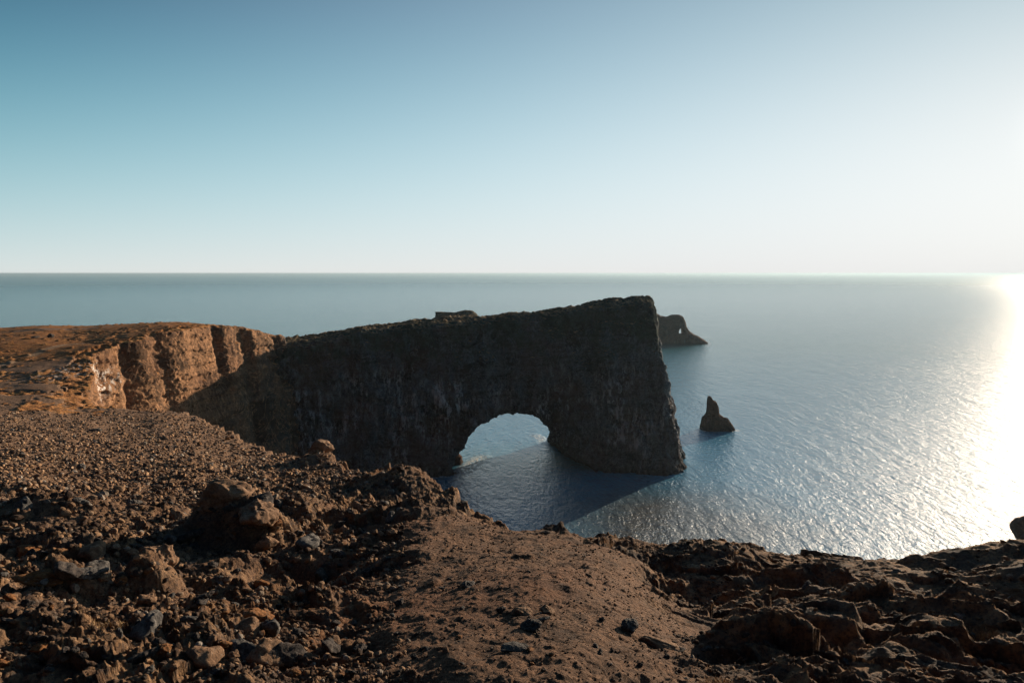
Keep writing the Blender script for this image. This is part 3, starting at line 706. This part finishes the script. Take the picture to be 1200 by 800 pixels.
NAMED = [
 ('boulder', 0, 262, 636, 37, 52, (0, .1, .4), 'tan pitted boulder with a broad sunlit face at the left edge of a dark hollow', (1.1, .9, .9)),
 ('boulder', 3, 303, 650, 35.5, 46, (.1, 0, 2.), 'rounded tan boulder touching the dark hollow, lower right of its broad neighbour', (1., .9, .85)),
 ('boulder', 1, 548, 700, 20.6, 17, (0, .2, 1.), 'lone grey stone with a pale top casting a long shadow on the scoria mound', (1., .8, .8)),
 ('boulder', 0, 609, 745, 17, 22, (.1, .1, .2), 'flat tan stone, largest in the stone cluster on the lower mound', (1.1, 1, .6)),
 ('boulder', 2, 588, 739, 17.3, 13, (0, .4, 1.2), 'small dark upright stone at the upper left of the stone cluster', (.8, .8, 1.)),
 ('boulder', 3, 640, 744, 17.2, 18, (.2, .1, 2.), 'brown stone at the right end of the stone cluster', (1., .9, .8)),
 ('boulder', 2, 624, 765, 15.9, 25, (.1, -.2, .6), 'dark rounded boulder lowest in the stone cluster', (1., 1, .8)),
 ('boulder', 5, 633, 755, 16.4, 17, (.1, .3, 3.), 'pale flat slab leaning on the dark rounded boulder', (1.1, .8, .45)),
 ('boulder', 1, 600, 785, 14.5, 24, (0, .1, .1), 'flat grey brown stone near the bottom edge below the stone cluster', (1.2, .8, .45)),
 ('boulder', 4, 621, 787, 14.4, 12, (0, .1, 1.1), 'small rusty stone beside the flat grey brown one near the bottom edge', (1., .8, .6)),
 ('boulder', 1, 737, 750, 17., 20, (0, 0, 1.1), 'rounded stone with a pale grey top at the right foot of the mound', (1., .9, .9)),
 ('boulder', 0, 766, 757, 16.6, 36, (.05, .12, -.35), 'long tan slab lying right of the pale topped stone', (1.35, .7, .4)),
 ('boulder', 2, 796, 757, 16.7, 18, (.0, .1, .8), 'dark stone touching the right tip of the long tan slab', (1., .8, .6)),
 ('boulder', 3, 190, 702, 24.5, 40, (.3, .5, .9), 'tan wedge shaped rock with a sharp crest and black shadow on its left', (.8, 1., 1.2)),
 ('boulder', 4, 55, 716, 22., 46, (0, .1, .2), 'orange rusty boulder low among rubble near the left edge', (1.2, .9, .55)),
 ('boulder', 0, 355, 762, 16.2, 15, (.2, .2, .5), 'squarish tan stone standing upright in dark rubble left of the mound', (.8, .8, .95)),
 ('boulder', 2, 423, 763, 16.2, 20, (.2, .2, 1.5), 'black stone half sunk at the lower left side of the mound', (1., .8, .8)),
 ('boulder', 5, 110, 716, 22.4, 26, (.2, .1, 1.), 'knobbly light grey stone right of the orange boulder', (1., .9, .7)),
 ('boulder', 0, 374, 543, 92, 26, (.1, .1, 1.), 'tan knob of rock overhanging the bay at the rim of the rubble field', (1., 1., 1.0)),
 ('boulder', 5, 544, 604, 45, 8, (.1, .1, 1.), 'small dark stone on the rim above the water left of the mound top', (1., 1., .9)),
 ('boulder', 2, 640, 626, 34.4, 9, (0, 0, .2), 'black stone on the skyline of the mound against the sea', (1.2, 1., .6)),
 ('boulder', 5, 157, 592, 51, 16, (.1, .1, 1.), 'light grey upright stone with a black hollow behind it', (.8, .8, 1.2)),
 ('boulder', 1, 95, 548, 78, 10, (.0, .1, 2.), 'pale stone standing up in the flat rubble field on the left', (.8, .8, 1.4)),
]
for nm, k, px, py, D, w, rot, lab, sc in NAMED:
    put(nm, big[k], px, py, D, PXW(w, D)/1.0, rot, lab, 'boulder' if w > 22 else 'stone', sc=sc)
# medium stones: countable individuals
rs = np.random.RandomState(33)
protos = [rock_mesh('stone', 950+i, 4, .55+.3*rs.rand(), 1.+.4*rs.rand(), .13, [M_TAN, M_DARK, M_GREY, M_DARK, M_TAN, M_RUST, M_DARK, M_GREY][i])[0] for i in range(8)]
ZONES = [
 ('large weathered lava boulder standing out of the rubble left of the mound', 'large boulders in the rubble', 22, (5, 430), (590, 780), (22, 44)),  # label, group, count, px range, py range, size range (pixels)
 ('loose lava stone lying among the rugged rubble left of the scoria mound', 'loose stones in the rubble left of the mound', 150, (0, 470), (590, 795), (7, 17)),
 ('loose lava stone scattered on the smooth brown scoria mound', 'stones scattered on the scoria mound', 36, (460, 800), (640, 795), (4, 9)),
 ('loose stone caught between the dark ledges right of the mound', 'stones between the right hand ledges', 40, (820, 1200), (665, 795), (5, 12)),
 ('small stone in the flat rubble field far left above the bay', 'stones of the far rubble field', 44, (5, 360), (505, 585), (4, 9)),
]
def depth_at(px, py):
    """walk the ray until it meets the ground"""
    D = 9.
    while D < 260:
        x, y, zz = at(px, py, D)
        if surf_z(x, y) > zz: return D
        D *= 1.006
    return None
for lab, grp, n, rx, ry, sz in ZONES:
    k = 0; tries = 0
    while k < n and tries < n*8:
        tries += 1
        px = rs.uniform(*rx); py = ry[0]+(ry[1]-ry[0])*rs.rand()
        if grp.startswith('stones scattered') and (px < 470 or px > 745+(py-690)*.5 or py < 640): continue
        D = depth_at(px, py)
        if D is None: continue
        w = sz[0]+(sz[1]-sz[0])*rs.rand()**2
        put('stone', protos[rs.randint(8)], px, py, D, PXW(w, D), (rs.rand()*.8, rs.rand()*.8, rs.rand()*6.3), lab, 'stone', grp, sink=.35)
        k += 1
print('stones', time.time()-T0)
# gravel: everything smaller, nobody could count it
def scatter(name, n, seed, mat, gen, smin, smax, sub=2):
    rs = np.random.RandomState(seed)
    vs, fs = [], []
    base = [rock_mesh('tmp', seed+i, sub, .7, 1.1, 0)[1:] for i in range(6)]
    x, y = gen(rs, n)
    zz = surf_arr(x, y); rdm = rimdist(x, y); ok = (rdm > .5) & (zz > 40)
    if gen is g_left: ok &= poly_sdf(x, y, MOUND)+perlin(x*.6, y*.6, 0, 710)*2. > .6*rs.rand(len(x))
    x, y, zz = x[ok], y[ok], zz[ok]; n = len(x)
    s = smin*(smax/smin)**(rs.rand(n)**1.9)*np.clip(np.hypot(x, y)/22., .6, 4.2)
    off = 0
    for i in range(6):
        I = np.arange(i, n, 6); c, fa = base[i]
        a = rs.rand(len(I))*6.283; b_ = (rs.rand(len(I))-.5)*1.2
        ca, sa, cb, sb = np.cos(a), np.sin(a), np.cos(b_), np.sin(b_)
        X = c[None, :, 0]*s[I, None]; Y = c[None, :, 1]*s[I, None]*.85; Z = c[None, :, 2]*s[I, None]
        X, Z = X*cb[:, None]-Z*sb[:, None], X*sb[:, None]+Z*cb[:, None]
        X, Y = X*ca[:, None]-Y*sa[:, None], X*sa[:, None]+Y*ca[:, None]
        P = np.stack([X+x[I, None], Y+y[I, None], Z+zz[I, None]+s[I, None]*.25], -1).reshape(-1, 3)
        vs.append(P); fs.append((fa[None]+np.arange(len(I))[:, None, None]*len(c)).reshape(-1, 3)+off); off += len(P)
    me = mesh_from(name, np.vstack(vs), np.vstack(fs), smooth=False)
    return link(name, me, mat, kind='stuff', label=None) if False else link(name, me, mat, kind='stuff')
def mat_gravel(name, tint, k=1.):
    m, nt, b = new_mat(name); N = NB(nt)
    P = N.n('ShaderNodeNewGeometry'); rnd = P.outputs['Random Per Island']
    c = N.ramp(rnd, [(0., (.045, .030, .022)), (.3, (.085, .052, .036)), (.6, (.23, .135, .074)), (.85, (.31, .19, .108)), (.97, (.20, .17, .14)), (1., tint)])
    c = N.mix(1., c, (k, k*.98, k*.95), 'MULTIPLY')
    c = N.mix(N.ramp(N.noise(P.outputs['Position'], 14., 4, .7), [(.4, .6), (.6, 0.)]), c, (.03, .022, .018))
    N.l(c, b.inputs['Base Color']); b.inputs['Roughness'].default_value = .95; b.inputs['Specular IOR Level'].default_value = .15
    return m
MGV = mat_gravel('gravel_lava', (.28, .24, .20)); MGF = mat_gravel('gravel_field', (.28, .24, .20), 1.7)
def g_left(rs, n):
    r = 13*np.exp(rs.rand(n)*math.log(75/13.)); a = R(-41)+rs.rand(n)*R(32)
    x, y = np.sin(a)*r, np.cos(a)*r
    k = perlin(x*.25, y*.25, 0, 700)+.35*perlin(x, y, 0, 701) > -.12
    return x[k], y[k]
def g_mound(rs, n):
    r = 12*np.exp(rs.rand(n)*math.log(40/12.)); a = R(-12)+rs.rand(n)*R(27); return np.sin(a)*r, np.cos(a)*r
def g_right(rs, n):
    r = 12*np.exp(rs.rand(n)*math.log(48/12.)); a = R(14)+rs.rand(n)*R(27)
    x, y = np.sin(a)*r, np.cos(a)*r
    k = perlin(x*.3, y*.3, 0, 705) > .05
    return x[k], y[k]
def g_field(rs, n):
    r = 60*np.exp(rs.rand(n)*math.log(185/60.)); a = R(-40)+rs.rand(n)*R(28); return np.sin(a)*r, np.cos(a)*r
scatter('gravel', 22000, 801, MGV, g_left, .016, .15)
scatter('gravel', 8000, 811, MGV, g_mound, .010, .05)
scatter('gravel', 7000, 821, MGV, g_right, .018, .13)
scatter('gravel', 22000, 831, MGF, g_field, .018, .085)
print('gravel', time.time()-T0)

# dry grass tufts at the lower right
def mat_grass():
    m, nt, b = new_mat('dry_grass'); N = NB(nt)
    rnd = N.n('ShaderNodeNewGeometry').outputs['Random Per Island']
    N.l(N.ramp(rnd, [(0., (.14, .075, .03)), (.6, (.33, .19, .075)), (1., (.45, .31, .15))]), b.inputs['Base Color']); b.inputs['Roughness'].default_value = .8
    return m
MGR = mat_grass()
def tuft(px, py, D, rad, n, ln, seed, lab):
    rs = np.random.RandomState(seed); cx, cy, _ = at(px, py, D)
    a = rs.rand(n)*6.283; q = np.sqrt(rs.rand(n))*rad; bx, by = q*np.cos(a), q*np.sin(a)*.7
    c0 = surf_z(cx, cy); vs = []; fs = []
    for i in range(n):
        h = ln*(.5+.7*rs.rand()); la = rs.rand()*6.283; le = h*(.2+.5*rs.rand()); w = .007+.005*rs.rand()
        dx, dy = math.cos(la)*le, math.sin(la)*le; px_, py_ = -math.sin(la)*w, math.cos(la)*w
        z0 = surf_z(cx+bx[i], cy+by[i])-c0-.02; o = len(vs)
        vs += [(bx[i]-px_, by[i]-py_, z0), (bx[i]+px_, by[i]+py_, z0), (bx[i]+dx*.4+px_*.7, by[i]+dy*.4+py_*.7, z0+h*.6), (bx[i]+dx*.4-px_*.7, by[i]+dy*.4-py_*.7, z0+h*.6),
               (bx[i]+dx, by[i]+dy, z0+h)]
        fs += [(o, o+1, o+2, o+3), (o+3, o+2, o+4, o+4)]
    me = bpy.data.meshes.new('grass_tuft'); me.from_pydata(vs, [], [t if t[2] != t[3] else t[:3] for t in fs]); me.update()
    o = link('grass_tuft', me, MGR, label=lab, category='grass tuft'); o.location = (cx, cy, c0)
tuft(843, 797, 13.6, .45, 900, .22, 1, 'round tuft of orange dry grass at the bottom edge right of the mound')
tuft(1190, 775, 17, .3, 220, .25, 2, 'thin tuft of dry grass at the right edge on the shaded ledge')
tuft(1150, 742, 20, .5, 420, .2, 3, 'low patch of dry grass on the ledge under the dark bank at right')
tuft(120, 745, 18, .7, 700, .18, 4, 'dry grass patch in the rubble at the lower left')

# ------------------------------------------------------------------ gulls on the water and a far cairn
def simple_mat(name, c, r=.6):
    m, nt, b = new_mat(name); N = NB(nt)
    p = N.n('ShaderNodeTexCoord').outputs['Object']
    N.l(N.mix(N.ramp(N.noise(p, 6., 4, .6), [(.4, 0.), (.7, .35)]), c, tuple(q*.6 for q in c)), b.inputs['Base Color']); b.inputs['Roughness'].default_value = r
    return m
MW = simple_mat('gull_white', (.82, .82, .80)); MGW = simple_mat('gull_grey', (.35, .37, .40)); MB = simple_mat('gull_beak', (.7, .45, .1))
def gull(px, py, D, z, s, rz, lab):
    x, y, _ = at(px, py, D)
    e = bpy.data.objects.new('gull', None); COL.objects.link(e); e.location = (x, y, z); e.rotation_euler = (0, .1, rz); e.scale = (s, s, s)
    e['label'] = lab; e['category'] = 'gull'
    # body with neck and head: lathe along x
    prof = [(-.34,.0),(-.30,.03),(-.18,.075),(-.02,.10),(.12,.095),(.2,.07),(.25,.058),(.30,.062),(.345,.05),(.375,.0)]
    n = 14; vs = []; fs = []
    for (a, r) in prof:
        for k in range(n):
            t = k/n*6.283; vs.append((a, r*math.cos(t)*1.05, r*math.sin(t)*.9+max(0, a-.15)*.25))
    for i in range(len(prof)-1):
        for k in range(n): fs.append((i*n+k, i*n+(k+1) % n, (i+1)*n+(k+1) % n, (i+1)*n+k))
    me = bpy.data.meshes.new('body'); me.from_pydata(vs, [], fs); me.polygons.foreach_set('use_smooth', [True]*len(fs)); me.materials.append(MW)
    o = link('body', me, None, e)
    for sd in (-1, 1):
        st = [(0, .0, .14), (.25, .05, .16), (.5, .02, .13), (.68, -.08, .06), (.78, -.2, .01)]
        vs = []; fs = []
        for (yy, xo, ch) in st:
            zz_ = .04+.22*yy-.25*yy*yy
            vs += [(xo+ch*.5+.03, sd*yy, zz_), (xo+.03, sd*yy, zz_+.02), (xo-ch*.8, sd*yy, zz_), (xo, sd*yy, zz_-.012)]
        for i in range(len(st)-1):
            for k in range(4): fs.append((i*4+k, i*4+(k+1) % 4, (i+1)*4+(k+1) % 4, (i+1)*4+k))
        me = bpy.data.meshes.new('wing'); me.from_pydata(vs, [], fs); me.materials.append(MGW); link('wing', me, None, e)
    me = bpy.data.meshes.new('beak'); me.from_pydata([(.36,-.015,.05),(.36,.015,.05),(.36,0,.075),(.44,0,.045)], [], [(0,1,3),(1,2,3),(2,0,3),(0,2,1)]); me.materials.append(MB); link('beak', me, None, e)
gull(703, 598, 260, 12., 1.9, 2.2, 'white gull gliding low over the dark water in the shade of the arch')
gull(682, 352, 560, 79., 2.4, .7, 'distant white gull flying over the sea above the ridge of the arch')
me, _, _ = rock_mesh('far_stone', 990, 4, 1.0, 1., .12, M_DARK)
put('stone', me, 58, 379.5, 262, 1.1, (0, 0, .3), 'dark upright stone on the skyline of the left plateau', 'stone')
put('stone', me, 40, 380, 262, 1.0, (0, 0, 1.3), 'low dark stone pile on the skyline left of the upright one', 'stone', sc=(1.8, 1, .5))

# ------------------------------------------------------------------ haze
def haze():
    m = bpy.data.materials.new('haze_air'); m.use_nodes = True; nt = m.node_tree; nt.nodes.clear(); N = NB(nt)
    o = N.n('ShaderNodeOutputMaterial'); p = N.n('ShaderNodeVolumePrincipled')
    p.inputs['Color'].default_value = HAZE_COL; p.inputs['Density'].default_value = HAZE_DENS; p.inputs['Anisotropy'].default_value = HAZE_G
    N.l(p.outputs[0], o.inputs['Volume'])
    L = 89000.; n = 48
    vs = [(math.cos(i/n*6.2832)*L, math.sin(i/n*6.2832)*L, z) for z in (-8., 113.) for i in range(n)]
    fs = [(i, (i+1) % n, n+(i+1) % n, n+i) for i in range(n)]+[tuple(range(n))[::-1], tuple(range(n, 2*n))]
    me = bpy.data.meshes.new('haze'); me.from_pydata(vs, [], fs); me.update()
    link('haze', me, m, kind='stuff')
HAZE_COL, HAZE_DENS, HAZE_G = (.38, .50, .58, 1), .00004, .34
haze()

# ------------------------------------------------------------------ light
w = bpy.data.worlds.new('World'); S.world = w; w.use_nodes = True; nt = w.node_tree; nt.nodes.clear(); N = NB(nt)
out = N.n('ShaderNodeOutputWorld'); bg = N.n('ShaderNodeBackground')
sky = N.n('ShaderNodeTexSky'); sky.sky_type = 'NISHITA'; sky.sun_disc = False
sky.sun_elevation = R(SUN_EL); sky.sun_rotation = R(SUN_AZ); sky.air_density = 1.2; sky.dust_density = 1.5; sky.ozone_density = 2.
tc = N.n('ShaderNodeTexCoord').outputs['Generated']
sep = N.n('ShaderNodeSeparateXYZ'); N.l(tc, sep.inputs[0])
el = N.math('MULTIPLY', N.math('ARCSINE', sep.outputs[2]), 2/math.pi)          # 0..1 over 90 degrees
# clear-sky gradient as a smooth function of elevation and of the angle to the sun
SKYC = [[0.8917, 0.3607, 0.0512, -0.7548, -0.1082, -0.9978, 0.2367, 0.6187, -0.067], [0.8983, 0.3131, 0.018, -0.6219, -0.0533, -0.3407, 0.1993, 0.1617, -0.1946], [0.9073, 0.2612, -0.0181, -0.5206, -0.0339, -0.0669, 0.1572, 0.0744, -0.2855]]
eld = N.math('MAXIMUM', N.math('MULTIPLY', el, 90.), 0.)
angd = N.math('MULTIPLY', N.math('ARCCOSINE', N.vmath('DOT_PRODUCT', tc, tuple(float(q) for q in SUND))), 180/math.pi)
e1 = N.math('MULTIPLY', N.math('MINIMUM', eld, 24.), 1/20.); a1 = N.math('MULTIPLY', N.math('MINIMUM', angd, 92.), 1/80.)
e2 = N.math('MULTIPLY', e1, e1); a2 = N.math('MULTIPLY', a1, a1); ea = N.math('MULTIPLY', e1, a1)
TERMS = [None, e1, a1, e2, a2, ea, N.math('MULTIPLY', e2, e1), N.math('MULTIPLY', e2, a1), N.math('MULTIPLY', e1, a2)]
cb = N.n('ShaderNodeCombineXYZ')
for i in range(3):
    acc = SKYC[i][0]
    for t_, k_ in zip(TERMS[1:], SKYC[i][1:]): acc = N.math('ADD', acc, N.math('MULTIPLY', t_, k_))
    N.l(N.math('POWER', N.math('MAXIMUM', acc, .02), 2.2), cb.inputs[i])
fall = N.ramp(N.math('MULTIPLY', eld, 1/90.), [(.266, 1.), (.45, (.62, .86, 1.)), (1., (.30, .46, .62))])
away = N.ramp(N.math('MULTIPLY', angd, 1/180.), [(.46, 1.), (.80, (.24, .36, .48))])
c = N.mix(1., N.mix(1., cb.outputs[0], away, 'MULTIPLY'), fall, 'MULTIPLY')
glow = N.math('EXPONENT', N.math('MULTIPLY', N.math('POWER', N.math('MULTIPLY', angd, 1/GLOW[1]), 2.), -1.))
c = N.mix(1., c, N.vmath('SCALE', (1., .97, .9), N.math('MULTIPLY', glow, GLOW[0])), 'ADD')
nish = N.mix(1., sky.outputs[0], (.030, .045, .060), 'MULTIPLY')
c = N.mix(.03, c, nish)
N.l(c, bg.inputs[0]); bg.inputs[1].default_value = 1/2**EXPO; N.l(bg.outputs[0], out.inputs[0])
sun = bpy.data.lights.new('sun', 'SUN'); sun.energy = 5.; sun.angle = R(.53); sun.color = (1., .81, .60)
so = bpy.data.objects.new('sun', sun); COL.objects.link(so)
from mathutils import Vector
so.rotation_euler = Vector(tuple(-SUND)).to_track_quat('-Z', 'Y').to_euler(); so.location = (200, 200, 300)

cam = bpy.data.cameras.new('camera'); cam.sensor_width = 36.; cam.lens = 36*F/1200; cam.clip_start = .1; cam.clip_end = 200000
co = bpy.data.objects.new('camera', cam); COL.objects.link(co); co.location = (0, 0, CAMZ); co.rotation_euler = (math.pi/2-PITCH, 0, 0); S.camera = co
S.view_settings.view_transform = 'Standard'; S.view_settings.look = 'None'; S.view_settings.exposure = EXPO+.1; S.view_settings.gamma = 1
S.render.engine = 'CYCLES'
S.cycles.max_bounces = 5; S.cycles.diffuse_bounces = 2; S.cycles.glossy_bounces = 3; S.cycles.volume_bounces = 1; S.cycles.caustics_reflective = False; S.cycles.caustics_refractive = False
S.cycles.sample_clamp_indirect = 4.; S.cycles.sample_clamp_direct = 3.5
S.cycles.use_denoising = True
print('done', time.time()-T0)
